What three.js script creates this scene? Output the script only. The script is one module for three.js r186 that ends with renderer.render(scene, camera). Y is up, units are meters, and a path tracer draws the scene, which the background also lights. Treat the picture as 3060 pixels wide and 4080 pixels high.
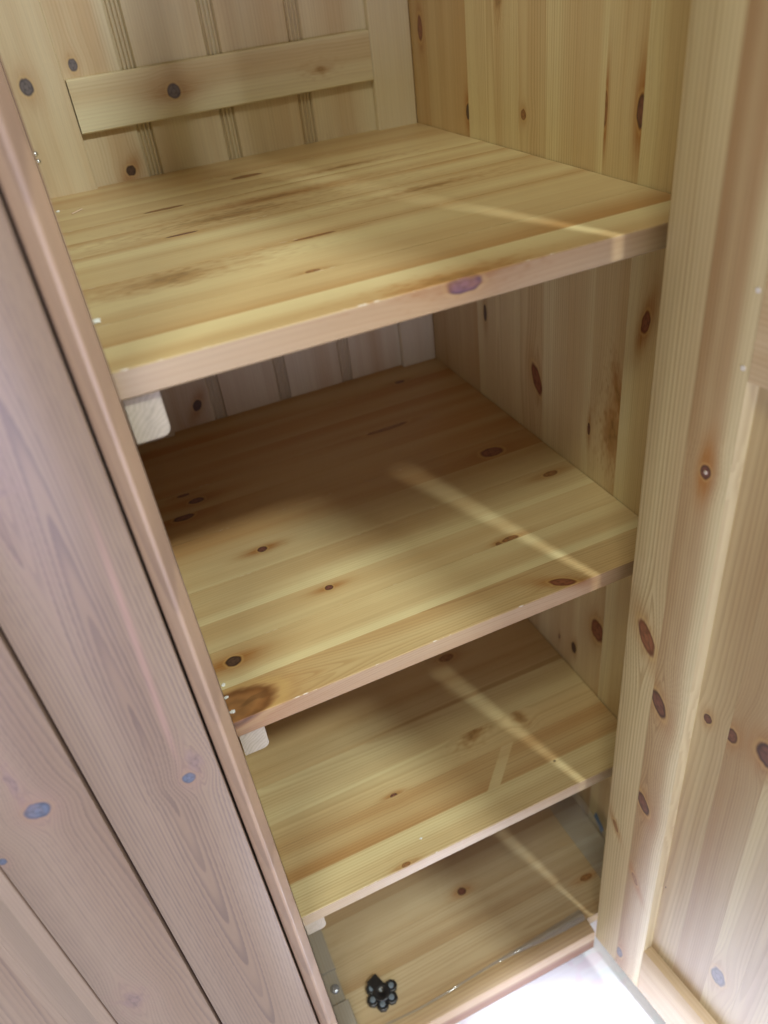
import * as THREE from 'three';
import { RectAreaLightUniformsLib } from 'three/addons/lights/RectAreaLightUniformsLib.js';
import { mergeGeometries, toCreasedNormals } from 'three/addons/utils/BufferGeometryUtils.js';

// ---------------------------------------------------------------- camera, light, exposure
const scene = new THREE.Scene();
const camera = new THREE.PerspectiveCamera(66.753, 768 / 1024, 0.02, 40);
camera.position.set(-0.00055, 0.18814, 0.46289);
camera.rotation.set(-0.62718, -0.33312, -0.13665, 'YXZ');
camera.focus = 0.74;
camera.userData.fStop = 4.2;
scene.add(camera);

scene.background = new THREE.Color(0.52, 0.46, 0.46);
scene.backgroundIntensity = 0.06;
RectAreaLightUniformsLib.init();

// ceiling lamp of the room, to the right of the open door
const lamp = new THREE.PointLight(new THREE.Color(0.94, 1.0, 0.95), 22, 0, 2);
lamp.position.set(0.95, 2.2, 2.0);
lamp.castShadow = true; lamp.shadow.radius = 5.6;
lamp.name = 'ceiling_lamp_light';
scene.add(lamp);
// cool daylight from the window of the room, in front and to the left
function areaLight(name, color, intensity, w, h, from, to) {
  const l = new THREE.RectAreaLight(color, intensity, w, h);
  l.name = name; l.position.set(...from); l.lookAt(...to); scene.add(l); return l;
}
areaLight('window_daylight', new THREE.Color(0.67, 0.67, 0.98), 7.2, 1.3, 0.9, [-0.30, -0.62, 1.9], [0.1, -0.55, 0]);
areaLight('added_room_fill', new THREE.Color(1.0, 0.95, 0.80), 1.0, 1.2, 0.8, [-1.1, 0.95, 2.1], [0.2, -0.2, 0]);  // added warm fill that brightens the door and right wall
// narrow spot added to whiten the floor in front of the base
const beam = new THREE.SpotLight(new THREE.Color(0.80, 0.85, 1.0), 150, 0, 0.066, 0.6, 2);
beam.position.set(-0.15, 1.5, 1.15); beam.target.position.set(0.24, -1.04, 0.225);
beam.castShadow = true; beam.shadow.radius = 4; beam.name = 'floor_patch_spot';
scene.add(beam, beam.target);
// unseen main warm lamp above the front, set left to brighten the right wall
areaLight('main_overhead_light', new THREE.Color(0.96, 0.95, 0.79), 27, 0.55, 0.55, [-0.50, 1.95, 1.05], [0.2, 0, -0.1]);

const renderer = new THREE.WebGLRenderer({ antialias: true });
renderer.setSize(768, 1024);
renderer.shadowMap.enabled = true;
renderer.toneMapping = THREE.LinearToneMapping;
renderer.toneMappingExposure = 0.97;

// ---------------------------------------------------------------- measures (metres)
const W = 0.46, D = 0.5291, T = 0.0194;          // inner width, depth, shelf thickness
const Y = [0, -0.3262, -0.6589, -0.9419];        // tops of three shelves and the bottom board
const ZF = 0.05;                                 // plane of the wardrobe's front
const TOP = 0.78, FLOOR = -1.04, REC = 0.010;

// ---------------------------------------------------------------- noise
function rng(seed) { let s = seed >>> 0; return () => { s = (s + 0x6d2b79f5) >>> 0; let t = s; t = Math.imul(t ^ (t >>> 15), t | 1); t ^= t + Math.imul(t ^ (t >>> 7), t | 61); return ((t ^ (t >>> 14)) >>> 0) / 4294967296; }; }
function hash(x, y) { let h = Math.imul(x, 374761393) ^ Math.imul(y, 668265263); h = Math.imul(h ^ (h >>> 13), 1274126177); return ((h ^ (h >>> 16)) >>> 0) / 4294967296; }
function vn(x, y) {
  const ix = Math.floor(x), iy = Math.floor(y); let fx = x - ix, fy = y - iy;
  fx = fx * fx * (3 - 2 * fx); fy = fy * fy * (3 - 2 * fy);
  const a = hash(ix, iy), b = hash(ix + 1, iy), c = hash(ix, iy + 1), d = hash(ix + 1, iy + 1);
  return a + (b - a) * fx + (c - a) * fy + (a - b - c + d) * fx * fy;
}
const ss = (a, b, x) => { const t = Math.min(1, Math.max(0, (x - a) / (b - a))); return t * t * (3 - 2 * t); };
const toByte = (x) => { x = Math.min(1, Math.max(0, x)); return 255 * (x <= 0.0031308 ? 12.92 * x : 1.055 * Math.pow(x, 1 / 2.4) - 0.055); };

// ---------------------------------------------------------------- pine
const PINE = { pale: [0.68, 0.575, 0.315], heart: [0.455, 0.255, 0.092], late: [0.60, 0.44, 0.30], halo: [0.36, 0.155, 0.035] };
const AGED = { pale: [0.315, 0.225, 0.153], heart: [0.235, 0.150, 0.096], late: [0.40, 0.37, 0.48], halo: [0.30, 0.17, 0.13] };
const KNOT = {
  black: { rim: [0.030, 0.018, 0.014], core: [0.10, 0.055, 0.035] },
  dark: { rim: [0.045, 0.018, 0.016], core: [0.18, 0.070, 0.045] },
  red: { rim: [0.16, 0.045, 0.022], core: [0.26, 0.095, 0.045] },
  brown: { rim: [0.20, 0.080, 0.024], core: [0.32, 0.155, 0.055] },
  soft: { rim: [0.34, 0.205, 0.07], core: [0.32, 0.19, 0.065] },
  stain: { rim: [0.25, 0.165, 0.15], core: [0.22, 0.145, 0.135] },
  blue: { rim: [0.060, 0.075, 0.120], core: [0.10, 0.125, 0.185] },  // cool sheen on these knots is put into their colour
  plum: { rim: [0.12, 0.055, 0.075], core: [0.24, 0.125, 0.14] },
  grey: { rim: [0.10, 0.085, 0.09], core: [0.16, 0.14, 0.145] },
};
// A board face as a texture. l runs along the grain, c across it (metres).
// staves: { c: [c0, c1], tones: [..] from c0 to c1 (0 sapwood, 1 heartwood), gap: ring spacing, ct: ring contrast, vc, dc, k: ring centre and its drift }
// knots: [l, c, half length, half width, kind, halo length, halo strength, tilt]
function pine(o) {
  const { nl, nc, l0, l1, c0, c1, staves, knots = [], seed = 1, pal = PINE, along = 'u' } = o;
  const W_ = along === 'u' ? nl : nc, H_ = along === 'u' ? nc : nl, data = new Uint8Array(W_ * H_ * 4);
  const kn = knots.map((k) => ({ l: k[0], c: k[1], a: k[2], b: k[3], kind: KNOT[k[4] ?? 'dark'], soft: k[4] === 'soft' || k[4] === 'stain', hl: k[5] ?? 3, hs: k[6] ?? 0.5, cs: Math.cos(k[7] ?? 0), sn: Math.sin(k[7] ?? 0), reach: Math.max(k[2], k[3]) * Math.max(5, 2.2 * (k[5] ?? 3)) }));
  const R = rng(seed * 977 + 13);
  const sv = staves.map((s) => ({ ...s, c0: s.c[0], c1: s.c[1], gap: s.gap ?? 0.0022 + 0.0016 * R(), ct: s.ct ?? 0.10 + 0.12 * R(), vc: s.vc ?? (s.c[0] + (R() * 3 - 1) * (s.c[1] - s.c[0])), dc: s.dc ?? 0.004 + 0.02 * R(), k: s.k ?? (R() - 0.5) * 0.05, s: R() * 900, amp: s.amp ?? 0.006 }));
  for (let j = 0; j < nc; j++) {
    const c = c0 + (c1 - c0) * (j + 0.5) / nc;
    const row = sv.filter((s) => c >= s.c0 && c < s.c1);
    if (!row.length) row.push(sv.reduce((a, b) => (Math.abs(c - (a.c0 + a.c1) / 2) < Math.abs(c - (b.c0 + b.c1) / 2) ? a : b)));
    const near = kn.filter((k) => Math.abs(k.c - c) < k.reach);
    for (let i = 0; i < nl; i++) {
      const l = l0 + (l1 - l0) * (i + 0.5) / nl;
      let st = row[0];
      if (row.length > 1) for (const s of row) { const e = (s.skew ?? 0) * (c - s.c0); if (l >= (s.l?.[0] ?? -9) + e && l < (s.l?.[1] ?? 9) + e) { st = s; break; } }
      // grain flows round the knots
      let cc = c;
      for (const k of near) {
        const dl = l - k.l; if (Math.abs(dl) > k.reach) continue;
        if (k.c < st.c0 - 0.004 || k.c > st.c1 + 0.004) continue;
        const dc = c - k.c, f = Math.exp(-(dl * dl) / (5.5 * k.a * k.a));
        cc -= Math.sign(dc) * k.b * 1.35 * f * Math.exp(-Math.abs(dc) / (2.8 * k.b)) * (1 - Math.exp(-Math.abs(dc) / (0.25 * k.b)));
      }
      const q = cc - st.vc + st.amp * (vn(l * 2.3 + st.s, c * 9) - 0.5) + 0.0012 * (vn(l * 9 + st.s, c * 40 + 7) - 0.5);
      const depth = st.dc + st.k * l, r = Math.sqrt(q * q + depth * depth);
      const ph = r / st.gap + 0.7 * (vn(l * 1.1 + st.s, r * 90) - 0.5), fr = ph - Math.floor(ph), ring = hash(Math.floor(ph), Math.floor(st.s));
      const late = ss(0.25, 0.88, fr) * (1 - ss(0.92, 1.0, fr)) * (0.45 + 0.85 * ring);
      let t = (cc - st.c0) / (st.c1 - st.c0) + 0.07 * (vn(l * 3.1 + st.s, c * 30) - 0.5);
      t = Math.min(0.9999, Math.max(0, t)) * (st.tones.length - 1);
      const ti = Math.floor(t), tf = t - ti, ta = st.tones[ti], tb = st.tones[Math.min(ti + 1, st.tones.length - 1)];
      let tone = ta + (tb - ta) * tf + (o.streak ?? 1) * 0.34 * (vn(l * 3.2 + st.s, cc * (o.sf ?? 120)) - 0.5) + (o.streak ?? 1) * 0.34 * (vn(l * 5 + 3, c * 45 + st.s) - 0.5) + 0.06 * (vn(l * 1.6 + st.s, cc * 600) - 0.5);
      tone = Math.min(1.15, Math.max(-0.08, tone));
      const fib = 1 + 0.055 * (vn(l * 60, c * 2600 + st.s) - 0.5) + 0.05 * (vn(l * 14 + st.s, c * 900) - 0.5) + 0.05 * (vn(l * 8, c * 12 + 5) - 0.5);
      const lt = Math.min(0.95, late * st.ct * 2.0);
      let px = [0, 0, 0];
      for (let n = 0; n < 3; n++) { const b = pal.pale[n] + (pal.heart[n] - pal.pale[n]) * tone; px[n] = b * (1 - lt * (1 - pal.late[n])) * fib; }
      for (const k of near) {
        let dl = l - k.l; if (Math.abs(dl) > k.reach) continue;
        if (k.c < st.c0 - 0.02 || k.c > st.c1 + 0.02 || (k.cut && 0)) continue;
        if ((c < st.c0 + 1e-9 || k.c < st.c0 - 0.0005 || k.c > st.c1 + 0.0005)) continue;
        let dc = c - k.c; const rl = dl * k.cs + dc * k.sn, rc = -dl * k.sn + dc * k.cs;
        const jag = 1 + (k.soft ? 0.9 : 0.10) * (vn(rl * 160 + k.l * 99, rc * 320) - 0.5);
        const hx = rl / (k.a * k.hl), hy = rc / (k.b * 1.5), halo = k.hs * Math.exp(-(hx * hx + hy * hy) * jag * jag) * (0.75 + 0.5 * vn(l * 30, c * 1400));
        for (let n = 0; n < 3; n++) px[n] += (pal.halo[n] - px[n]) * Math.min(0.94, halo * 1.35);
        const rr = Math.sqrt((rl / k.a) ** 2 + (rc / k.b) ** 2) * jag * (1 + 0.13 * (vn(2.2 * Math.cos(Math.atan2(rc * 2, rl)) + k.l * 70 + 9, 2.2 * Math.sin(Math.atan2(rc * 2, rl)) + k.c * 70 + 9) - 0.5));
        const w = k.soft ? 0.68 * (1 - ss(0.2, 1.35, rr)) : 1 - ss(0.80, 1.05, rr);
        if (!k.soft) { const ringo = ss(0.98, 1.08, rr) * (1 - ss(1.12, 1.4, rr)) * 0.28; for (let n = 0; n < 3; n++) px[n] += (pal.pale[n] * [1.0, 0.86, 0.6][n] - px[n]) * ringo; }
        if (w > 0) {
          const an = Math.atan2(rc / k.b, rl / k.a), crack = 1 - 0.28 * ss(0.80, 0.92, 0.5 + 0.5 * Math.cos(an * 3 + 4 * k.c * 100 + 1.6 * vn(rr * 4, k.l * 50))) * ss(0.10, 0.3, rr) * (1 - ss(0.7, 0.9, rr)); const ringk = 0.5 + 0.5 * Math.sin(rr * 11 + 2 * vn(rl * 200, rc * 200)), g = ss(0.45, 0.95, rr);
          for (let n = 0; n < 3; n++) { const kc = (k.kind.core[n] + (k.kind.rim[n] - k.kind.core[n]) * g) * (0.82 + 0.3 * ringk) * crack; px[n] += (kc - px[n]) * w; }
        }
      }
      if (o.touch) o.touch(l, c, px);
      const at = 4 * (along === 'u' ? j * W_ + i : i * W_ + j);
      data[at] = toByte(px[0]); data[at + 1] = toByte(px[1]); data[at + 2] = toByte(px[2]); data[at + 3] = 255;
    }
  }
  const tex = new THREE.DataTexture(data, W_, H_, THREE.RGBAFormat);
  tex.colorSpace = THREE.SRGBColorSpace; tex.magFilter = THREE.LinearFilter; tex.minFilter = THREE.LinearMipmapLinearFilter; tex.generateMipmaps = true; tex.anisotropy = 8;
  tex.wrapS = tex.wrapT = THREE.MirroredRepeatWrapping; tex.needsUpdate = true;
  const uv = (l, c) => { const a = (l - l0) / (l1 - l0), b = (c - c0) / (c1 - c0); return along === 'u' ? [a, b] : [b, a]; };
  return { tex, uv };
}
const lacquer = (tex, rough = 0.46, coat = 0.22) => new THREE.MeshPhysicalMaterial({ map: tex, roughness: rough, clearcoat: coat, clearcoatRoughness: 0.34, bumpMap: tex, bumpScale: 0.00025 });
const lacquerPlain = (c, rough = 0.5) => new THREE.MeshStandardMaterial({ color: new THREE.Color().setRGB(...c), roughness: rough });
function randStaves(seed, from, to, n, lo = 0.1, hi = 0.6, extra = {}) {
  const R = rng(seed), out = []; const w = (to - from) / n; let a = from;
  for (let i = 0; i < n; i++) { const b = i === n - 1 ? to : from + w * (i + 1) + (R() - 0.5) * w * 0.3; const t = () => lo + (hi - lo) * R(); out.push({ c: [a, b], tones: [t(), t(), t(), t()], ...extra }); a = b; }
  return out;
}

// ---------------------------------------------------------------- geometry helpers
function mapUV(g, fn) {
  const p = g.attributes.position, n = g.attributes.normal, uv = new Float32Array(p.count * 2);
  for (let i = 0; i < p.count; i++) { const [a, b] = fn(p.getX(i), p.getY(i), p.getZ(i), n.getX(i), n.getY(i), n.getZ(i)); uv[2 * i] = a; uv[2 * i + 1] = b; }
  g.setAttribute('uv', new THREE.BufferAttribute(uv, 2)); return g;
}
function slab(x0, x1, y0, y1, z0, z1) {
  const g = new THREE.BoxGeometry(x1 - x0, y1 - y0, z1 - z0); g.translate((x0 + x1) / 2, (y0 + y1) / 2, (z0 + z1) / 2); return g;
}
// A prism: closed outline of [a, b] points swept from s0 to s1; place(a, b, s) gives the point. uv from place via fn later.
function prism(outline, s0, s1, place, crease = 0.5) {
  const pos = [], n = outline.length;
  const area = outline.reduce((q, p, i) => { const r = outline[(i + 1) % n]; return q + p[0] * r[1] - r[0] * p[1]; }, 0);
  const pts = area > 0 ? outline : outline.slice().reverse();
  const V = (p, s) => place(p[0], p[1], s);
  const o = V([0, 0], 0), ax = V([1, 0], 0).map((v, i) => v - o[i]), ay = V([0, 1], 0).map((v, i) => v - o[i]), as = V([0, 0], 1).map((v, i) => v - o[i]);
  const det = ax[0] * (ay[1] * as[2] - ay[2] * as[1]) - ax[1] * (ay[0] * as[2] - ay[2] * as[0]) + ax[2] * (ay[0] * as[1] - ay[1] * as[0]);
  const tri = (a, b, c) => { if (det > 0) pos.push(...a, ...b, ...c); else pos.push(...a, ...c, ...b); };
  for (let i = 0; i < n; i++) {
    const p = pts[i], q = pts[(i + 1) % n], a = V(p, s0), b = V(q, s0), c = V(q, s1), d = V(p, s1);
    tri(a, b, c); tri(a, c, d);
  }
  for (const [i, j, k] of THREE.ShapeUtils.triangulateShape(pts.map((p) => new THREE.Vector2(...p)), [])) { tri(V(pts[i], s1), V(pts[j], s1), V(pts[k], s1)); tri(V(pts[i], s0), V(pts[k], s0), V(pts[j], s0)); }
  const g = new THREE.BufferGeometry(); g.setAttribute('position', new THREE.BufferAttribute(new Float32Array(pos), 3));
  g.computeVertexNormals(); return toCreasedNormals(g, crease);
}
function arc(cx, cy, rx, ry, a0, a1, n) { const out = []; for (let i = 0; i <= n; i++) { const a = a0 + (a1 - a0) * i / n; out.push([cx + rx * Math.cos(a), cy + ry * Math.sin(a)]); } return out; }
const names = {};
function numbered(n) { names[n] = (names[n] ?? -1) + 1; return names[n] ? `${n}_${String(names[n]).padStart(3, '0')}` : n; }
function mesh(name, g, m, parent) {
  const o = new THREE.Mesh(g, m); o.name = numbered(name); o.castShadow = o.receiveShadow = true; parent.add(o); return o;
}
function group(name, parent, pos) { const g = new THREE.Group(); g.name = numbered(name); if (pos) g.position.set(...pos); parent.add(g); return g; }
function tag(o, label, category, grp) { o.userData = { label, category }; if (grp) o.userData.group = grp; return o; }
// fits a world-space geometry under a thing that stands at base
const local = (g, base) => g.translate(-base[0], -base[1], -base[2]);

// ---------------------------------------------------------------- the floor of the room
{
  const n = 512, data = new Uint8Array(n * n * 4);
  for (let j = 0; j < n; j++) for (let i = 0; i < n; i++) {
    const s = 0.97 + 0.05 * (vn(i * 0.05, j * 0.6) - 0.5) + 0.04 * (vn(i * 0.01, j * 0.02) - 0.5), seam = (j % 128 < 1) ? 0.9 : 1, at = 4 * (j * n + i);
    const f1 = ss(0.72, 0.80, vn(i * 0.12, j * 0.12)), f2 = ss(0.74, 0.82, vn(i * 0.11 + 90, j * 0.11 + 40)); data[at] = toByte((0.86 - 0.05 * f2) * s * seam); data[at + 1] = toByte((0.84 - 0.06 * f1) * s * seam); data[at + 2] = toByte((0.89 - 0.04 * f1) * s * seam); data[at + 3] = 255;
  }
  const tex = new THREE.DataTexture(data, n, n); tex.colorSpace = THREE.SRGBColorSpace; tex.magFilter = THREE.LinearFilter; tex.wrapS = tex.wrapT = THREE.RepeatWrapping; tex.needsUpdate = true;
  const g = slab(-3, 3.5, FLOOR - 0.05, FLOOR, -1.2, 4.2); mapUV(g, (x, y, z) => [x / 0.9, z / 0.9]);
  const m = mesh('floor', g, new THREE.MeshStandardMaterial({ map: tex, roughness: 0.5 }), scene);
  m.userData = { kind: 'structure', label: 'bright white floor in front of the pine wardrobe' };
}

// ---------------------------------------------------------------- the wardrobe
const BASE = [0.15, FLOOR, -0.24];
const wardrobe = group('wardrobe', scene, BASE);
tag(wardrobe, 'knotty pine wardrobe with open right door and three shelves inside', 'wardrobe');
const part = (name) => group(name, wardrobe, BASE.map((v) => -v));

// shelves: l = x, c = -z, and c < 0 runs down the front edge
function shelf(y, staves, knots, seed, label, edgeTouch, joints = []) {
  staves = staves.map((q) => ({ ct: 0.055, ...q }));
  const sh = part('shelf'); if (label) sh.userData = { label };
  const front = { ...staves[0] };
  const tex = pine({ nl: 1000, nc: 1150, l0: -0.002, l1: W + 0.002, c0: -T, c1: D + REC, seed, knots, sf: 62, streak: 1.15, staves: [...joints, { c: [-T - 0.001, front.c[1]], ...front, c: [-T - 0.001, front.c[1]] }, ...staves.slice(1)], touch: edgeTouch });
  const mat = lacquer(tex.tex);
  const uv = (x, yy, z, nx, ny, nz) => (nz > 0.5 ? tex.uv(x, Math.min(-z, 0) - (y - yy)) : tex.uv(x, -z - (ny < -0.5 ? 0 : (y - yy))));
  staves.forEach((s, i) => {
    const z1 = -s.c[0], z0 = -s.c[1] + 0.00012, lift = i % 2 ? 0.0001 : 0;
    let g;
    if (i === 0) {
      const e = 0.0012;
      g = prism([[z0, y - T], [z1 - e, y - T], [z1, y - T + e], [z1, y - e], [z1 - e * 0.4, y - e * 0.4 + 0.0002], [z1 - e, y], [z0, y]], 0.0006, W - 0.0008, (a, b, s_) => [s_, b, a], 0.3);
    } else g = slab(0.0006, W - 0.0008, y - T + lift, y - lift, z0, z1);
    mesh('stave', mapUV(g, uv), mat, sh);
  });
  return sh;
}
const edgeCastAndChips = (seed) => (l, c, px) => {     // cool window cast put into the front edge colour; bare specks along its arris
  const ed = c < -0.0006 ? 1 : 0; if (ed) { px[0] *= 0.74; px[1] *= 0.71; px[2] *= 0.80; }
  if (c > 0.0022 || c < -0.0022) return;
  const n = vn(l * 120 + seed, 3) * 0.65 + vn(l * 420 + seed, 9) * 0.35, w = ss(0.71, 0.78, n - Math.abs(c - 0.0002) * 230);
  for (let k = 0; k < 3; k++) px[k] += ([0.80, 0.76, 0.68][k] - px[k]) * w * 0.9;
};
const S = (a, b, ...tones) => ({ c: [a, b], tones });
shelf(Y[0], [
  { ...S(0, 0.0420, 0.6, 0.68, 0.6, 0.1, -0.1), gap: 0.0045, ct: 0.05 }, S(0.0420, 0.0845, 0.95, 0.7, 0.45, 0.2), S(0.0845, 0.1250, 0.35, 0.2, 0.15), S(0.1250, 0.1720, 0.05, 0.05, 0.1, 0.75),
  S(0.1720, 0.2150, 0.55, 0.15, 0.1, 0.2), S(0.2150, 0.2620, 0.4, 0.2, 0.15, 0.6), S(0.2620, 0.3130, 0.25, 0.1, 0.3, 0.55), S(0.3130, 0.3620, 0.1, 0.2, 0.1, 0.7),
  S(0.3620, 0.4120, 0.2, 0.1, 0.45), S(0.4120, 0.4600, 0.15, 0.3, 0.55), S(0.4600, D + REC, 0.5, 0.6)],
[[0.205, 0.436, 0.019, 0.0065, 'brown', 3, 0.3], [0.101, 0.369, 0.022, 0.004, 'brown', 3, 0.3], [0.098, 0.264, 0.016, 0.0028, 'dark', 3, 0.3], [0.145, 0.292, 0.048, 0.013, 'soft', 2.2, 0.35],
  [0.204, 0.322, 0.028, 0.006, 'soft', 3, 0.5], [0.066, 0.150, 0.027, 0.015, 'soft', 2.6, 0.45], [0.191, 0.1685, 0.020, 0.0028, 'brown', 2.5, 0.3], [0.160, 0.087, 0.006, 0.0035, 'brown', 3.5, 0.5],
  [0.240, -0.0045, 0.014, 0.0068, 'plum', 2.3, 0.35], [0.236, 0.006, 0.03, 0.006, 'soft', 1.6, 0.7], [0.330, 0.235, 0.03, 0.006, 'soft', 2.5, 0.4], [0.30, 0.385, 0.03, 0.005, 'soft', 2.5, 0.4]],
11, 'topmost shelf, brightly lit, with a knot in its front edge', edgeCastAndChips(5));
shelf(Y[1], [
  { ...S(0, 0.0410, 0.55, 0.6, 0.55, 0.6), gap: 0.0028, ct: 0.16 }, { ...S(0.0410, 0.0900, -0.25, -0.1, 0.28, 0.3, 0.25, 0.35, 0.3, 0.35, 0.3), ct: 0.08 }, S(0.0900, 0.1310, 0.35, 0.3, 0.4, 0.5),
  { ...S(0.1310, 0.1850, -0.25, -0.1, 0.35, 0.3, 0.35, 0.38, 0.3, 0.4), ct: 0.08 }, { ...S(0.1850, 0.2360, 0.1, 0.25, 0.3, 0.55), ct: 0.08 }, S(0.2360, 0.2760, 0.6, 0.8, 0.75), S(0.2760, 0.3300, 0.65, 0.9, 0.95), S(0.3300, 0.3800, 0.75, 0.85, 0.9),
  S(0.3800, 0.4300, 0.75, 0.9), S(0.4300, 0.4850, 0.8, 0.7, 0.85), S(0.4850, D + REC, 0.85, 0.75)],  // back staves toned darker to deepen the shadow there
[[0.090, 0.217, 0.0056, 0.0050, 'dark', 5, 0.75], [0.132, 0.120, 0.0048, 0.0040, 'dark', 4.5, 0.6], [0.019, 0.070, 0.0078, 0.0064, 'black', 4, 0.75], [0.000, 0.014, 0.046, 0.021, 'brown', 1.3, 0.6, 0.1],
  [0.046, 0.352, 0.010, 0.006, 'dark', 3, 0.6], [0.025, 0.325, 0.013, 0.006, 'dark', 3, 0.6], [0.034, 0.372, 0.008, 0.003, 'dark', 3, 0.6], [0.310, 0.377, 0.030, 0.005, 'brown', 2, 0.6], [0.395, 0.250, 0.015, 0.010, 'red', 3, 0.5],
  [0.428, 0.172, 0.010, 0.005, 'brown', 3, 0.5], [0.312, 0.0915, 0.0042, 0.0032, 'black', 1.5, 0.5], [0.326, 0.0925, 0.010, 0.0045, 'brown', 2.2, 0.6], [0.334, 0.009, 0.013, 0.0055, 'red', 2.6, 0.75, -0.5], [0.380, 0.489, 0.008, 0.004, 'dark', 3, 0.5]],
23, 'middle shelf with dark knots and a brown patch at its front left corner', edgeCastAndChips(17));
shelf(Y[2], [
  { ...S(0, 0.0425, 0.1, 0.15, 0.05, 0.1), gap: 0.0034, ct: 0.20, dc: 0.02, vc: 0.12 }, { ...S(0.0425, 0.0900, 0.8, 0.7, 0.6, 0.55), ct: 0.2 }, { ...S(0.0900, 0.1310, 0.45, 0.2, 0.1, 0.15), ct: 0.16 },
  { ...S(0.1310, 0.1800, 0.1, 0.15, 0.2), ct: 0.14 }, { ...S(0.1800, 0.2300, 0.35, 0.5, 0.4), ct: 0.24 }, S(0.2300, 0.2800, 0.5, 0.6), S(0.2800, 0.3300, 0.6, 0.5), S(0.3300, 0.3850, 0.5, 0.7), S(0.3850, 0.4350, 0.6, 0.6), S(0.4350, 0.4850, 0.6, 0.6), S(0.4850, D + REC, 0.6, 0.6)],
[[0.153, 0.091, 0.0050, 0.0032, 'dark', 3, 0.7], [0.353, 0.0405, 0.0018, 0.0014, 'black', 2, 0.2], [0.129, 0.003, 0.006, 0.003, 'brown', 3, 0.5], [0.315, 0.262, 0.012, 0.007, 'brown', 2, 0.6], [0.283, 0.126, 0.014, 0.0075, 'soft', 1.6, 0.55, 0.3], [0.351, 0.122, 0.006, 0.012, 'soft', 1.4, 0.4, 0.25], [0.06, 0.30, 0.014, 0.008, 'dark', 2, 0.6]],
37, 'lowest shelf, pale front strip with fine straight grain', edgeCastAndChips(31),
[{ ...S(0.0425, 0.0900, 0.28, 0.3, 0.25), l: [0.258, 0.276], skew: 1.0, ct: 0.08 }, { ...S(0.0425, 0.0900, 0.5, 0.6, 0.55), l: [0.276, 9], skew: 1.0, ct: 0.2 }]);  // pale slanted piece is a light streak put into the wood colour

// bottom board and front rail
{
  const b = part('bottom_board');
  const st = [{ ...S(-ZF - 0.03, -0.018, 0.85, 0.8, 0.6), gap: 0.004 }, S(-0.018, 0.03, 0.6, 0.25, 0.2), S(0.03, 0.075, 0.8, 0.3, 0.25), S(0.075, 0.125, 0.3, 0.25, 0.2), S(0.125, 0.18, 0.7, 0.35, 0.3), S(0.18, 0.24, 0.4, 0.5), S(0.24, 0.30, 0.5, 0.3), S(0.30, 0.36, 0.4, 0.6), S(0.36, 0.42, 0.5), S(0.42, 0.48, 0.5), S(0.48, D + REC, 0.5)];
  st.forEach((s) => { if (s.tones.length < 2) s.tones.push(s.tones[0]); });
  const tex = pine({ nl: 760, nc: 900, l0: 0, l1: W, c0: -ZF - 0.03, c1: D + REC, seed: 51, staves: st, pal: { ...PINE, pale: [0.57, 0.475, 0.30], heart: [0.38, 0.245, 0.115] }, knots: [[0.228, 0.084, 0.007, 0.006, 'dark', 2.5, 0.6], [0.40, 0.02, 0.01, 0.005, 'brown', 3, 0.5]] });  // duller palette carries the dim, hazy light on this board
  const mat = lacquer(tex.tex, 0.42), y = Y[3];
  const uv = (x, yy, z, nx, ny, nz) => tex.uv(x, -z - (nz > 0.5 ? y - yy : 0));
  st.forEach((s, i) => {
    const z1 = i === 0 ? ZF : -s.c[0], z0 = i === 0 ? 0.0301 : -s.c[1] + 0.00012, xr = i ? W - 0.0008 : 0.365;
    const g = i === 0 ? prism([[z0, y - 0.02], [z1, y - 0.02], [z1, y - 0.004], [z1 - 0.0012, y - 0.0012], [z1 - 0.004, y], [z0, y]], 0.0006, xr, (a, bb, s_) => [s_, bb, a], 0.6) : slab(0.0006, xr, y - 0.02, y, z0, z1);
    mesh('stave', mapUV(g, uv), mat, b);
    if (i === 0) mesh('stave', mapUV(slab(0.0006, W - 0.0008, y - 0.02, y, 0.01812, 0.03), uv), mat, b);
  });
  const rail = pine({ nl: 512, nc: 96, l0: 0, l1: W, c0: 0, c1: 0.07, seed: 55, pal: { ...PINE, heart: [0.25, 0.13, 0.055] }, staves: [S(0, 0.07, 0.9, 1.0, 0.9)] });
  const r = part('base_rail');
  mesh('rail_board', mapUV(slab(-0.10, 0.366, -0.990, y - 0.0205, ZF - 0.022, ZF - 0.0015), (x, yy, z) => rail.uv(x, y - yy)), lacquer(rail.tex, 0.5), r);
}

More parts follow.
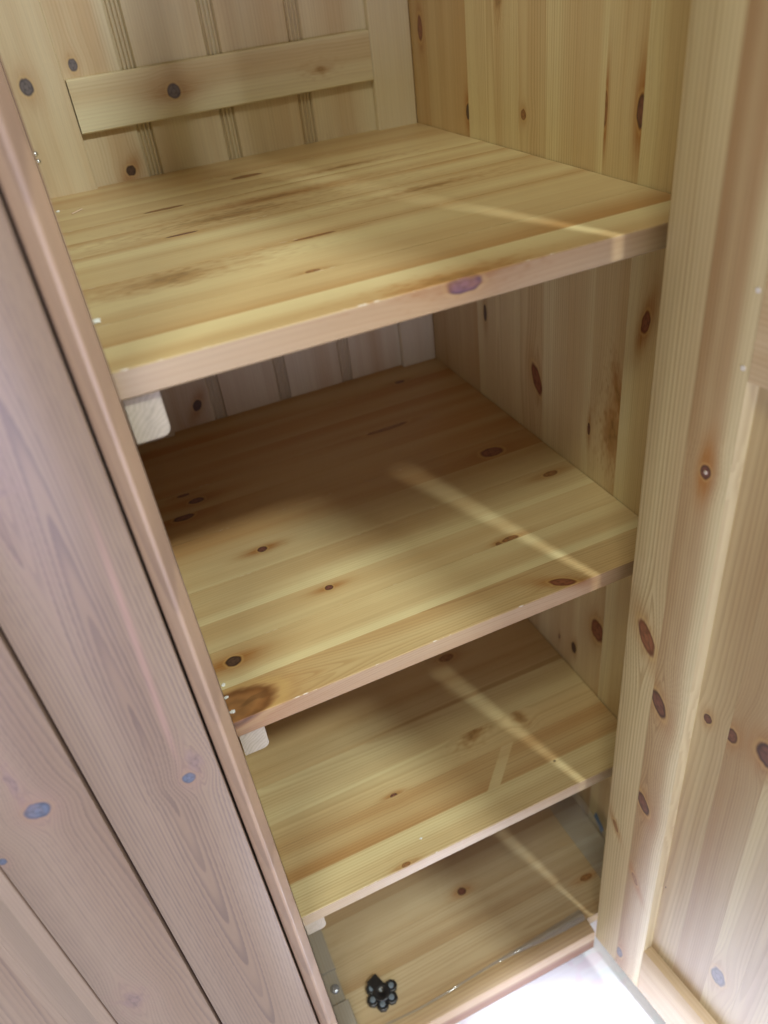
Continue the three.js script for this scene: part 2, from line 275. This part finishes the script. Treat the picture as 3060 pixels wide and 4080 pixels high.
// side panels: l = y, c = -z
{
  const st = [{ ...S(-0.03, 0.052, 0.3, 0.25, 0.35), gap: 0.003, ct: 0.2 }, { ...S(0.052, 0.098, 0.42, 0.35, 0.3, -0.1, -0.15), ct: 0.14, gap: 0.0026 }, S(0.098, 0.148, 0.5, 0.25, 0.2, 0.2), S(0.148, 0.192, -0.15, 0.28, 0.3, 0.3), S(0.192, 0.240, 0.25, 0.12, -0.1, -0.1),
    S(0.240, 0.288, 0.35, 0.4, 0.35, 0.25), S(0.288, 0.333, 0.1, 0.25, 0.2), S(0.333, 0.393, 0.25, 0.1, 0.05), S(0.393, 0.443, 0.7, 0.5, 0.45), S(0.443, 0.49, 0.5, 0.4, 0.5), S(0.49, D + 0.03, 0.6, 0.5)];
  const yb = Y[3] - 0.02;
  const tex = pine({ along: 'v', nl: 2000, nc: 900, l0: yb, l1: 0.30, c0: -0.03, c1: D + 0.03, seed: 71, staves: st, streak: 0.6, knots: [
    [0.104, 0.504, 0.014, 0.0065, 'red', 2, 0.6], [0.026, 0.3945, 0.0085, 0.0048, 'black', 2.6, 0.8], [0.035, 0.279, 0.0052, 0.0052, 'brown', 2, 0.5], [0.053, 0.1468, 0.014, 0.0025, 'brown', 2.5, 0.9], [0.056, 0.1005, 0.014, 0.0055, 'dark', 2.6, 0.9], [0.13, 0.325, 0.007, 0.005, 'soft', 2, 0.4],
    [-0.204, 0.372, 0.012, 0.0042, 'black', 2.4, 0.5], [-0.248, 0.252, 0.020, 0.0095, 'red', 1.7, 0.5, 0.45], [-0.116, 0.0720, 0.012, 0.0055, 'red', 3, 0.8, -0.25], [-0.265, 0.1475, 0.008, 0.0028, 'dark', 3, 0.6], [-0.250, 0.107, 0.022, 0.012, 'soft', 1.8, 0.6], [-0.204, 0.103, 0.014, 0.004, 'soft', 2, 0.7, 0.3],
    [-0.543, 0.109, 0.0175, 0.0135, 'red', 1.7, 0.6], [-0.617, 0.156, 0.0105, 0.0058, 'black', 1.8, 0.6], [-0.625, 0.191, 0.005, 0.003, 'dark', 2, 0.5], [-0.80, 0.08, 0.01, 0.006, 'dark', 2, 0.5]] });
  const mat = lacquer(tex.tex, 0.44), uv = (x, y, z) => tex.uv(y, -z);
  const rp = part('side_panel'); rp.userData = { label: 'right side panel of upright glued strips with knots' };
  st.forEach((s, i) => { const z1 = i === 0 ? 0.028 : -s.c[0], z0 = -s.c[1] + 0.00012; mesh('stave', mapUV(slab(W + (i % 2) * 0.00012, W + 0.018, -1.036, TOP, z0, z1), uv), mat, rp); });
  const lp = part('side_panel'); lp.userData = { label: 'left side panel' };
  [[-D - 0.03, -0.35], [-0.35, -0.17], [-0.17, 0.030]].forEach(([a, b]) => mesh('stave', mapUV(slab(-0.0185, -0.001, -1.036, TOP, a + 0.0001, b), uv), mat, lp));
  const stud = new THREE.SphereGeometry(0.0022, 12, 8), chrome = new THREE.MeshStandardMaterial({ color: 0xd8dcda, metalness: 0.9, roughness: 0.22 });
  for (const [x, y, z] of [[0.0014, 0.0865, -0.25], [0.0016, 0.0805, -0.252]]) mesh('stud', stud, chrome, lp).position.set(x, y, z);
  const top = part('top_board'); mesh('top_stave', mapUV(slab(-0.45, W + 0.018, TOP + 0.0003, TOP + 0.022, -D - 0.03, ZF), (x, y, z) => tex.uv(x * 0.8 - 0.3, -z)), mat, top);
  const stile = part('front_stile'); mesh('stile_board', mapUV(slab(0.3852, W + 0.018, -0.915, TOP, 0.0285, ZF - 0.001), uv), mat, stile);
}

// back: framed boards. l = y, c = x
{
  const b = part('back_panel');
  const st = [{ ...S(-0.01, 0.055, 0.25, 0.2, 0.15, 0.3), ct: 0.05 }, { ...S(0.055, 0.1285, 0.15, 0.4, 0.35, 0.45, 0.0, 0.05), ct: 0.1 }, { ...S(0.1285, 0.2245, 0.12, 0.05, 0.1, 0.15), ct: 0.06 }, { ...S(0.2245, 0.3205, 0.15, 0.1, 0.3, 0.2), ct: 0.08 }, { ...S(0.3205, 0.404, 0.1, 0.1, 0.45, 0.1, -0.05), ct: 0.08 }, { ...S(0.404, W + 0.01, -0.05, 0.0, 0.02), ct: 0.05 }];
  const yb = Y[3] - 0.02;
  const tex = pine({ along: 'v', nl: 1500, nc: 620, l0: yb, l1: 0.26, c0: -0.01, c1: W + 0.01, seed: 91, staves: st, streak: 0.7,
    pal: { ...PINE, pale: [0.68, 0.595, 0.41] },
    knots: [[0.109, 0.016, 0.0088, 0.0072, 'grey', 2.2, 0.4], [0.121, 0.0685, 0.0065, 0.005, 'grey', 2, 0.3], [0.010, 0.097, 0.0058, 0.0058, 'black', 3, 0.6, 0.6], [-0.297, 0.096, 0.009, 0.006, 'black', 3, 0.6, 0.5], [-0.02, 0.34, 0.006, 0.02, 'soft', 2, 0.3]] });
  const mat = lacquer(tex.tex, 0.5, 0.12), uv = (x, y) => tex.uv(y, x), zb = -D - REC, y0 = yb;
  const bead = (x) => { const r = []; for (const k of [-1, 0, 1]) r.push([x + k * 0.0044 - 0.0022, zb - 0.0034], ...arc(x + k * 0.0044, zb - 0.0034, 0.0017, 0.0030, Math.PI, 0, 5)); r.push([x + 0.0066, zb - 0.0034]); return r; };
  const js = [0.1245, 0.2215, 0.3185];                                       // triple-bead joints
  const edges = [0.046, ...js.flatMap((x) => [x]), 0.415];
  for (let i = 0; i < 4; i++) {
    const a = edges[i], e = edges[i + 1];
    // each board carries its bead on its right edge and a small bevel on its left edge
    const out = [[a + (i ? 0.0067 : 0) + 0.00006, zb - 0.012], [a + (i ? 0.0067 : 0) + 0.00006, i ? zb - 0.0034 : zb], [a + (i ? 0.0090 : 0.0001), zb]];
    if (i < 3) out.push([e - 0.0095, zb], ...bead(e)); else out.push([e, zb]);
    out.push([out[out.length - 1][0], zb - 0.012]);
    mesh('board', mapUV(prism(out, y0, TOP, (p, q, s) => [p, s, q], 0.6), uv), mat, b);
  }
  for (const [x0, x1] of [[0.0004, 0.055], [0.4062, W - 0.0006]]) {
    const e = 0.0015, z = -D; mesh('stile', mapUV(prism([[x0, zb - 0.012], [x1, zb - 0.012], [x1, z - e], [x1 - e, z], [x0 + e, z], [x0, z - e]], y0, TOP, (p, q, s) => [p, s, q], 0.6), uv), mat, b);
  }
  const rt = pine({ nl: 620, nc: 120, l0: 0.05, l1: 0.41, c0: 0.04, c1: 0.125, seed: 97, pal: { ...PINE, pale: [0.70, 0.63, 0.42] }, staves: [{ ...S(0.04, 0.125, -0.05, 0.0, 0.02, 0.3, 0.35, 0.2, 0.2), ct: 0.07 }], knots: [[0.165, 0.082, 0.0075, 0.0078, 'grey', 5, 0.5], [0.34, 0.078, 0.006, 0.004, 'soft', 3, 0.4]] });
  for (const y of [0.056]) { const z = -D - 0.0007, e = 0.0014; mesh('rail', mapUV(prism([[y, zb - 0.001], [y + 0.053, zb - 0.001], [y + 0.053, z - e], [y + 0.053 - e, z], [y + e, z], [y, z - e]], 0.0562, 0.4055, (p, q, s) => [s, p, q], 0.6), (x, yy) => rt.uv(x, yy)), lacquer(rt.tex, 0.5, 0.12), b); }
}

// cleats that carry the shelves on the left side
{
  const n = 128, data = new Uint8Array(n * n * 4);
  for (let j = 0; j < n; j++) for (let i = 0; i < n; i++) {
    const r = Math.hypot(i - 200, j + 60) / 13 + 1.2 * vn(i * 0.03, j * 0.03), f = r - Math.floor(r), s = 1 - 0.17 * ss(0.4, 0.9, f) * (1 - ss(0.93, 1, f)) - 0.14 * (vn(i * 0.06, j * 0.05) - 0.5) - 0.08 * (vn(i * 0.5, j * 0.5) - 0.5), at = 4 * (j * n + i);
    data[at] = toByte(0.47 * s); data[at + 1] = toByte(0.41 * s); data[at + 2] = toByte(0.31 * s); data[at + 3] = 255;
  }
  const tex = new THREE.DataTexture(data, n, n); tex.colorSpace = THREE.SRGBColorSpace; tex.magFilter = THREE.LinearFilter; tex.wrapS = tex.wrapT = THREE.RepeatWrapping; tex.needsUpdate = true;
  const mat = new THREE.MeshStandardMaterial({ map: tex, roughness: 0.7 });
  for (let k = 0; k < 3; k++) {
    const y1 = Y[k] - T - 0.0035 - 0.001 * k, h = 0.0315 - 0.001 * k, r = 0.0065, w = 0.0245;
    const o = [[0.0015, y1], [0.0015, y1 - h], ...arc(w - r, y1 - h + r, r, r, -Math.PI / 2, 0, 8), [w, y1]];
    mesh('cleat', mapUV(prism(o, -D + 0.01, -0.008, (a, b, s) => [a, b, s], 0.5), (x, y, z, nx, ny, nz) => (Math.abs(nz) > 0.5 ? [x / 0.032 + k * 0.3, y / 0.032] : [(x + y) / 0.03, z / 0.3])), mat, part('shelf_support'));
    mesh('peg', mapUV(slab(0.004, 0.02, y1 + 0.0001, Y[k] - T - 0.0002, -D + 0.02, -0.012), (x, y, z) => [x / 0.03, z / 0.3]), mat, wardrobe.children[wardrobe.children.length - 1]);
  }
}

// the left front: nosing, fixed stile, closed door.  l = y, c = -x
{
  const st = [{ ...S(-0.01, 0.0190, -0.25, -0.3, -0.2), ct: 0.10, gap: 0.003 }, { ...S(0.0190, 0.1105, 0.25, 0.0, 0.35, 0.6, 0.5, 0.3, 0.55), ct: 0.24, gap: 0.0027, vc: 0.062, dc: 0.010, k: 0.035, amp: 0.014 }, { ...S(0.1105, 0.188, 0.75, 0.6, 0.35, 0.15, 0.4), ct: 0.20, gap: 0.0026, vc: 0.10, dc: 0.02, k: -0.03, amp: 0.012 }, { ...S(0.188, 0.232, -0.3, -0.6, 0.1), ct: 0.08 }, { ...S(0.232, 0.44, 0.35, 0.3, 0.4), ct: 0.2, gap: 0.005, amp: 0.02 }];
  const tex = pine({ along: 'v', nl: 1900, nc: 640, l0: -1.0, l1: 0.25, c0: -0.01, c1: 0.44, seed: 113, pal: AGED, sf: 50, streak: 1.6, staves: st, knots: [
    [-0.310, 0.044, 0.0060, 0.0056, 'blue', 2.5, 0.35], [-0.279, 0.146, 0.0088, 0.0095, 'blue', 2.0, 0.4], [-0.569, 0.165, 0.017, 0.010, 'stain', 2, 0.3], [-0.316, 0.184, 0.004, 0.003, 'blue', 2, 0.3], [-0.296, 0.036, 0.012, 0.006, 'stain', 2, 0.2], [-0.245, 0.150, 0.016, 0.004, 'stain', 2, 0.3], [0.02, 0.08, 0.05, 0.012, 'stain', 2, 0.2]],
  touch: (l, c, px) => { // a red resin streak
    const m = 0.0405 + (l + 0.145) * -0.045, w = Math.exp(-(((c - m) / 0.0022) ** 2)) * ss(-0.31, -0.24, l) * (1 - ss(-0.13, -0.02, l));
    px[0] += (0.46 - px[0]) * w * 0.5; px[1] += (0.25 - px[1]) * w * 0.6; px[2] += (0.22 - px[2]) * w * 0.5;
  } });
  const mat = lacquer(tex.tex, 0.40, 0.3), uv = (x, y, z, nx) => tex.uv(y, -x + (Math.abs(nx) > 0.6 ? (ZF - z) * Math.sign(nx) * -1 : 0));
  const nose = part('edge_moulding');
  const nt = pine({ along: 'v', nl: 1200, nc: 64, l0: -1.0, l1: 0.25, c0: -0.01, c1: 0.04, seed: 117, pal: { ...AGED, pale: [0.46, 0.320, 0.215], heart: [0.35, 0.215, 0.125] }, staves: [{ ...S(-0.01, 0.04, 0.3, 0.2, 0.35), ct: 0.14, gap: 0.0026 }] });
  mesh('nosing', mapUV(prism([[-0.0188, 0.0305], [0.0, 0.0305], ...arc(-0.0088, ZF - 0.0115, 0.0088, 0.0115, 0, Math.PI / 2, 10), ...arc(-0.0095, ZF - 0.0125, 0.0093, 0.0125, Math.PI / 2, Math.PI, 10)], -1.036, TOP, (a, b, s) => [a, s, b], 1.2), (x, y, z) => nt.uv(y, -x + (ZF - z) * 0.6)), lacquer(nt.tex, 0.42, 0.25), nose);
  const bevel = (x0, x1, zf, e) => [[x0, zf - 0.02], [x1, zf - 0.02], [x1, zf - e], [x1 - e * 0.3, zf - e * 0.3], [x1 - e, zf], [x0 + e, zf], [x0 + e * 0.3, zf - e * 0.3], [x0, zf - e]];
  const fs = part('fixed_stile'); fs.userData = { label: 'wide fixed stile between the two dark gaps' };
  mesh('stile_board', mapUV(prism(bevel(-0.1086, -0.0207, ZF - 0.001, 0.0013), -1.036, TOP, (a, b, s) => [a, s, b], 0.7), uv), mat, fs);
  const cd = part('closed_door'); cd.userData = { label: 'closed panelled door at the lower left' };
  mesh('stile', mapUV(prism(bevel(-0.1875, -0.1113, ZF - 0.001, 0.0014), -0.93, TOP, (a, b, s) => [a, s, b], 0.7), uv), mat, cd);
  const z = ZF - 0.001, mo = [[-0.1892, z - 0.02], ...Array.from({ length: 25 }, (_, i) => { const t = i / 24; return [-0.1892 - 0.036 * t, z - 0.0045 + 0.0040 * Math.sqrt(Math.max(0, 1 - ((t - 0.2) / 0.21) ** 2)) * (t < 0.41 ? 1 : 0) - 0.0065 * ss(0.35, 1, t)]; }), [-0.2252, z - 0.02]];
  mesh('moulding', mapUV(prism(mo, -0.93, TOP, (a, b, s) => [a, s, b], 1.1), uv), mat, cd);
  mesh('panel', mapUV(prism([[-0.36, z - 0.018], [-0.2253, z - 0.018], [-0.2253, z - 0.0110], [-0.245, z - 0.0108], [-0.36, z - 0.0105]], -0.93, TOP, (a, b, s) => [a, s, b], 0.3), uv), mat, cd);
  // unseen panel added behind, so that the gaps stay dark
  mesh('gap_backing_panel', mapUV(slab(-0.40, -0.0192, -1.036, TOP, -0.06, -0.04), uv), mat, part('gap_backing'));
}

// the open door on the right: local s along the door from its hinge edge, d = depth behind its inner face
{
  const th = 1.4571, hx = 0.3567, hz = 0.06, cs = Math.cos(th), sn = Math.sin(th);
  const at = (s, y, d) => [hx + s * cs + d * sn, y, hz + s * sn - d * cs];
  const door = part('open_door'); door.userData = { label: 'open right door, seen from its inner side' };
  const TH = 0.022, yb = -0.926, rec = 0.0125, sw = 0.077;
  const st = [{ ...S(-0.03, 0.0385, 0.30, 0.25, 0.12, 0.1, 0.15), ct: 0.26, gap: 0.0037, dc: 0.010, vc: -0.03, k: 0.02 }, { ...S(0.0385, 0.0775, 0.80, 0.72, 0.68, 0.62, 0.02, -0.05), ct: 0.24, gap: 0.0026, vc: 0.2, amp: 0.004 },
    { ...S(0.0775, 0.111, 0.5, 0.4, 0.45), ct: 0.16 }, { ...S(0.111, 0.1505, 0.55, 0.5, 0.6, 0.5), ct: 0.14 }, { ...S(0.1505, 0.186, -0.05, 0.1, 0.2, 0.35), ct: 0.12 }, { ...S(0.186, 0.23, 0.45, 0.3, 0.4), ct: 0.14 }, { ...S(0.23, 0.28, 0.2, 0.4), ct: 0.14 }, { ...S(0.28, 0.35, 0.4, 0.5), ct: 0.14 }, { ...S(0.35, 0.44, 0.4, 0.3), ct: 0.2 }];
  const tex = pine({ along: 'v', nl: 2000, nc: 720, l0: yb, l1: 0.26, c0: -0.03, c1: 0.44, seed: 131, pal: { ...PINE, pale: [0.62, 0.515, 0.275], heart: [0.35, 0.20, 0.085], late: [0.55, 0.42, 0.32] }, staves: st, knots: [
    [-0.139, 0.057, 0.0060, 0.0048, 'dark', 4.5, 0.9], [-0.333, 0.0235, 0.0200, 0.0085, 'red', 2.0, 0.5, -0.45], [-0.400, 0.0465, 0.0165, 0.0078, 'dark', 1.9, 0.5, -0.45], [-0.558, 0.0455, 0.0155, 0.0072, 'dark', 1.9, 0.5, -0.45], [-0.643, 0.013, 0.009, 0.003, 'brown', 2.4, 0.6, -0.45], [-0.703, 0.049, 0.010, 0.0035, 'brown', 3, 0.7, -0.45], [-0.893, 0.043, 0.012, 0.0055, 'grey', 2, 0.4],
    [-0.387, 0.0895, 0.006, 0.0045, 'dark', 2, 0.5], [-0.384, 0.114, 0.0088, 0.0062, 'dark', 2, 0.6], [-0.374, 0.150, 0.0135, 0.014, 'dark', 1.9, 0.7], [-0.741, 0.162, 0.016, 0.009, 'grey', 2, 0.4], [-0.684, 0.081, 0.002, 0.001, 'black', 2, 0.2]] });
  const mat = lacquer(tex.tex, 0.43, 0.28);
  const back = (x, y, z) => { const dx = x - hx, dz = z - hz; return [dx * cs + dz * sn, dx * sn - dz * cs]; };   // -> s, d
  const uv = (x, y, z) => { const [s, d] = back(x, y, z); return tex.uv(y, Math.abs(s - sw) < 0.0003 && d > 0.002 ? 0.050 + d : s - (s < 0.01 && d > 0.001 ? d : 0)); };
  const P = (outline, y0, y1) => mapUV(prism(outline, y0, y1, (s, d, y) => at(s, y, d), 0.6), uv);
  const e = 0.0016;
  mesh('stile_stave', P([[0, TH], [0, e], [e * 0.3, e * 0.3], [e, 0], [0.03842, 0], [0.03842, TH]], yb, TOP - 0.01), mat, door);
  mesh('stile_stave', P([[0.0385, TH], [0.0385, 0], [sw - e, 0], [sw - e * 0.3, e * 0.3], [sw, e], [sw, TH]], yb, TOP - 0.01), mat, door);
  const end = 0.40;
  mesh('stile_stave', P([[end - sw, TH], [end - sw, 0], [end, 0], [end, TH]], yb, TOP - 0.01), mat, door);
  for (const [a, b] of [[sw - 0.004, 0.111], [0.111, 0.1505], [0.1505, 0.186], [0.186, 0.23], [0.23, 0.28], [0.28, end - sw + 0.004]]) {
    const d0 = rec + ((a * 1000) | 0) % 2 * 0.00015;
    for (const [y0, y1] of [[-0.835, -0.050], [0.03, TOP - 0.08]]) mesh('panel_stave', P([[a, rec + 0.007], [a, d0], [b - 0.0001, d0], [b - 0.0001, rec + 0.007]], y0, y1), mat, door);
  }
  const rt = pine({ nl: 420, nc: 160, l0: 0.07, l1: 0.33, c0: 0, c1: 0.10, seed: 137, pal: { ...PINE, pale: [0.68, 0.54, 0.335] }, staves: [{ ...S(0, 0.1, 0.35, 0.25, 0.15, 0.1), ct: 0.12, gap: 0.004 }] });
  const rmat = lacquer(rt.tex, 0.43, 0.28);
  for (const [y0, y1, dy] of [[yb + 0.0002, -0.828, 0], [-0.060, 0.036, 0.4], [TOP - 0.09, TOP - 0.0102, 0.2]]) {
    const q = 0.0018, g = prism([[y0, TH - 0.0003], [y0, 0.0004], [y1 - q, 0.0004], [y1 - q * 0.3, q * 0.3 + 0.0004], [y1, q], [y1, TH - 0.0003]], sw + 0.0001, end - sw - 0.0001, (y, d, s) => at(s, y, d), 0.6);
    mesh('rail', mapUV(g, (x, y, z) => { const [s, d] = back(x, y, z); return rt.uv(s, (y - y0) + d + dy * 0.1); }), rmat, door);
  }
  // pale dowel ends at the joint of stile and middle rail
  const pin = new THREE.CylinderGeometry(0.0017, 0.0017, 0.003, 12).rotateX(Math.PI / 2).rotateY(-th);
  const pm = lacquerPlain([0.78, 0.74, 0.66], 0.45);
  for (const [s, y] of [[0.0735, -0.001], [0.0725, -0.052]]) { const o = mesh('dowel_pin', pin, pm, door); o.position.set(...at(s, y, 0.001)); }
  const cup = mesh('dowel_pin', new THREE.SphereGeometry(0.0019, 12, 8), lacquerPlain([0.55, 0.46, 0.36], 0.3), door); cup.position.set(...at(0.0572, -0.1392, 0.0008));
  // unseen barrel hinges, added at the gap to cut the light streaks
  const steel = new THREE.MeshStandardMaterial({ color: 0x9a948a, metalness: 0.9, roughness: 0.4 });
  for (const [y, hh] of [[-0.855, 0.045], [0.265, 0.07]]) {
    const h = mesh('hinge', mergeGeometries([new THREE.CylinderGeometry(0.0045, 0.0045, hh * 2, 14).translate(0.3905, y, 0.056), slab(0.382, 0.398, y - hh, y + hh, 0.0510, 0.0530)]), steel, door); void h;
  }
}

// ---------------------------------------------------------------- loose things
{ // black lobed plastic piece
  const p = [0.067, Y[3], -0.009], g = group('furniture_glide', scene, p);
  tag(g, 'small black lobed plastic fitting lying on the bottom board', 'plastic fitting');
  const black = new THREE.MeshPhysicalMaterial({ color: 0x15171c, roughness: 0.32, clearcoat: 0.5, clearcoatRoughness: 0.25 }), grey = new THREE.MeshPhysicalMaterial({ color: 0x6a7680, roughness: 0.3, clearcoat: 0.4 });  // grey caps put the highlights of the black lobes into colour
  const lathe = (pts, n = 20) => new THREE.LatheGeometry(pts.map((q) => new THREE.Vector2(...q)), n);
  const lobe = lathe([[0, 0], [0.0078, 0], [0.0082, 0.0008], [0.0082, 0.0058], [0.0076, 0.0068], [0.0052, 0.0072], [0.0048, 0.0062], [0, 0.0060]], 8);
  const cap = lathe([[0, 0], [0.0040, 0], [0.0040, 0.0010], [0.0034, 0.0016], [0, 0.0016]], 8);
  mesh('hub', lathe([[0, 0], [0.0125, 0], [0.0128, 0.001], [0.0122, 0.0072], [0.0105, 0.0082], [0.0045, 0.0082], [0.0040, 0.0055], [0, 0.0050]]), black, g);
  for (let k = 0; k < 5; k++) { const a = -0.15 + k * 1.02, o = mesh('lobe', lobe, black, g); o.position.set(0.0148 * Math.cos(a), 0, 0.0148 * Math.sin(a)); o.rotation.y = -a + 0.39; const c = mesh('lobe_highlight', cap, grey, o); c.position.set(0, 0.0059, 0); }
  const bl = mesh('block', prism([[-0.0078, -0.0075], [0.0078, -0.0075], [0.0078, 0.0075], [-0.0078, 0.0075]], 0, 0.0085, (a, b, s) => [a, s, b]), black, g); bl.position.set(-0.0035, 0, -0.0150); bl.rotation.y = 0.35;
}
{ // strip of wood fixed along the left of the bottom board, with a round button
  const tex = pine({ nl: 128, nc: 48, l0: 0, l1: 0.13, c0: 0, c1: 0.03, seed: 151, pal: { ...PINE, pale: [0.36, 0.33, 0.27], heart: [0.28, 0.23, 0.17] }, staves: [{ ...S(0, 0.03, 0.3, 0.2), ct: 0.1 }] }), m = lacquer(tex.tex, 0.5), y = Y[3];
  const pt = part('edge_strip');
  const uv = (x, yy, z) => tex.uv(-z, x);
  const strip = (z0, z1, h, w) => mapUV(prism([[0.0012, y + 0.0002], [w, y + 0.0002], [w, y + h - 0.001], [w - 0.001, y + h], [0.0012, y + h]], z0, z1, (a, b, s) => [a, b, s]), uv);
  mesh('strip_piece', strip(-0.30, -0.0655, 0.0075, 0.0215), m, pt);
  mesh('strip_piece', strip(-0.065, -0.0205, 0.0045, 0.0205), m, pt);
  mesh('strip_piece', strip(-0.0200, 0.0290, 0.0100, 0.0235), m, pt);
  const b = mesh('button', new THREE.LatheGeometry([[0, 0], [0.0062, 0], [0.0062, 0.0012], [0.0050, 0.0030], [0.0026, 0.0040], [0, 0.0042]].map((q) => new THREE.Vector2(...q)), 20), new THREE.MeshPhysicalMaterial({ color: 0xa9adb4, roughness: 0.25, metalness: 0.6 }), pt); b.position.set(0.0118, y + 0.0045, -0.041);
}
const film = new THREE.MeshPhysicalMaterial({ color: 0xeaf0f6, roughness: 0.1, transmission: 0.9, thickness: 0, ior: 1.45, side: THREE.DoubleSide });
function sheet(nu, nv, fn) {
  const g = new THREE.PlaneGeometry(1, 1, nu, nv), p = g.attributes.position, uv = g.attributes.uv;
  for (let i = 0; i < p.count; i++) p.setXYZ(i, ...fn(uv.getX(i), uv.getY(i)));
  g.computeVertexNormals(); return g;
}
{ // clear film along the front of the bottom board
  const p = [0.22, Y[3], 0.03];
  const o = mesh('plastic_strip', local(sheet(60, 8, (u, v) => { const x = 0.045 + 0.318 * u, w = 0.003 + 0.013 * ss(0.5, 1, u); return [x, Y[3] + 0.0012 + 0.004 * ss(0.4, 1, u) * Math.sin(v * 3.1) + 0.0012 * vn(u * 22, v * 3), 0.026 + 0.006 * u - 0.010 * ss(0.3, 1, u) + w * (v - 0.5) + 0.002 * Math.sin(u * 9)]; }), p), film, scene);
  o.position.set(...p); tag(o, 'clear plastic strip lying along the front edge of the bottom board', 'plastic strip');
}
{ // crumpled clear bag against the right side
  const p = [0.445, Y[3], -0.09], g = group('plastic_bag', scene, p);
  tag(g, 'crumpled clear plastic bag with a blue corner against the right side panel', 'plastic bag');
  mesh('film', local(sheet(26, 40, (u, v) => { const z = -0.20 + 0.215 * v, r = vn(u * 3, v * 7) * 0.014 + vn(u * 8, v * 16) * 0.002, a = u * 1.5; return [0.457 - 0.040 * (1 - Math.sin(a)) - r * 0.7, Y[3] + 0.002 + 0.036 * (1 - Math.cos(a)) * (0.8 + 0.4 * vn(v * 6, 4)) + r, z]; }), p), film, g);
  mesh('blue_corner', local(sheet(8, 8, (u, v) => [0.4535 - 0.007 * u, Y[3] + 0.034 + 0.016 * v + 0.003 * vn(u * 4, v * 4), -0.078 + 0.028 * u + 0.004 * v]), p), new THREE.MeshPhysicalMaterial({ color: 0x3f7fc0, roughness: 0.3, transmission: 0.3, thickness: 0, side: THREE.DoubleSide }), g);
}
{ // crumbs and a splinter
  const white = lacquerPlain([0.82, 0.86, 0.84], 0.4);
  const crumb = (seed, r) => { const g = new THREE.IcosahedronGeometry(r, 1), p = g.attributes.position, q = {}; const R = rng(seed); for (let i = 0; i < p.count; i++) { const k = [p.getX(i), p.getY(i), p.getZ(i)].map((v) => v.toFixed(5)).join(); q[k] ??= 0.6 + 0.8 * R(); p.setXYZ(i, p.getX(i) * q[k] * 1.3, p.getY(i) * q[k] * 0.7, p.getZ(i) * q[k]); } g.computeVertexNormals(); return g; };
  const flakes = [[0.0045, 0, -0.455, 0.0013, 'white crumb at the back left of the topmost shelf'], [0.0030, 0, -0.092, 0.0022, 'white crumb by the left edge moulding, near the front of the topmost shelf'], [0.0022, 1, -0.030, 0.0015, 'white crumb between two others by the left moulding of the middle shelf'], [0.0035, 1, -0.046, 0.0014, 'white crumb behind the front left corner of the middle shelf'], [0.0030, 1, -0.012, 0.0018, 'white crumb right in the front left corner of the middle shelf'], [0.158, 2, -0.024, 0.0011, 'white crumb near the front of the lowest shelf']];
  flakes.forEach(([x, k, z, r, label], i) => { const o = mesh('crumb', crumb(200 + i, r), white, scene); o.position.set(x, Y[k] + r * 0.5, z); tag(o, label, 'crumb', 'white crumbs on the shelves'); });
  const sp = mesh('splinter', prism([[-0.0008, 0], [0.0008, 0], [0.0005, 0.0009], [-0.0004, 0.0008]], -0.0085, 0.0085, (a, b, s) => [a * (1 - 20 * Math.abs(s)), b, s]), lacquerPlain([0.72, 0.56, 0.42], 0.6), scene);
  sp.position.set(0.0225, Y[0] + 0.0004, -0.437); sp.rotation.y = -0.75; tag(sp, 'pale wood splinter lying at the back left of the topmost shelf', 'splinter');
}

renderer.render(scene, camera);
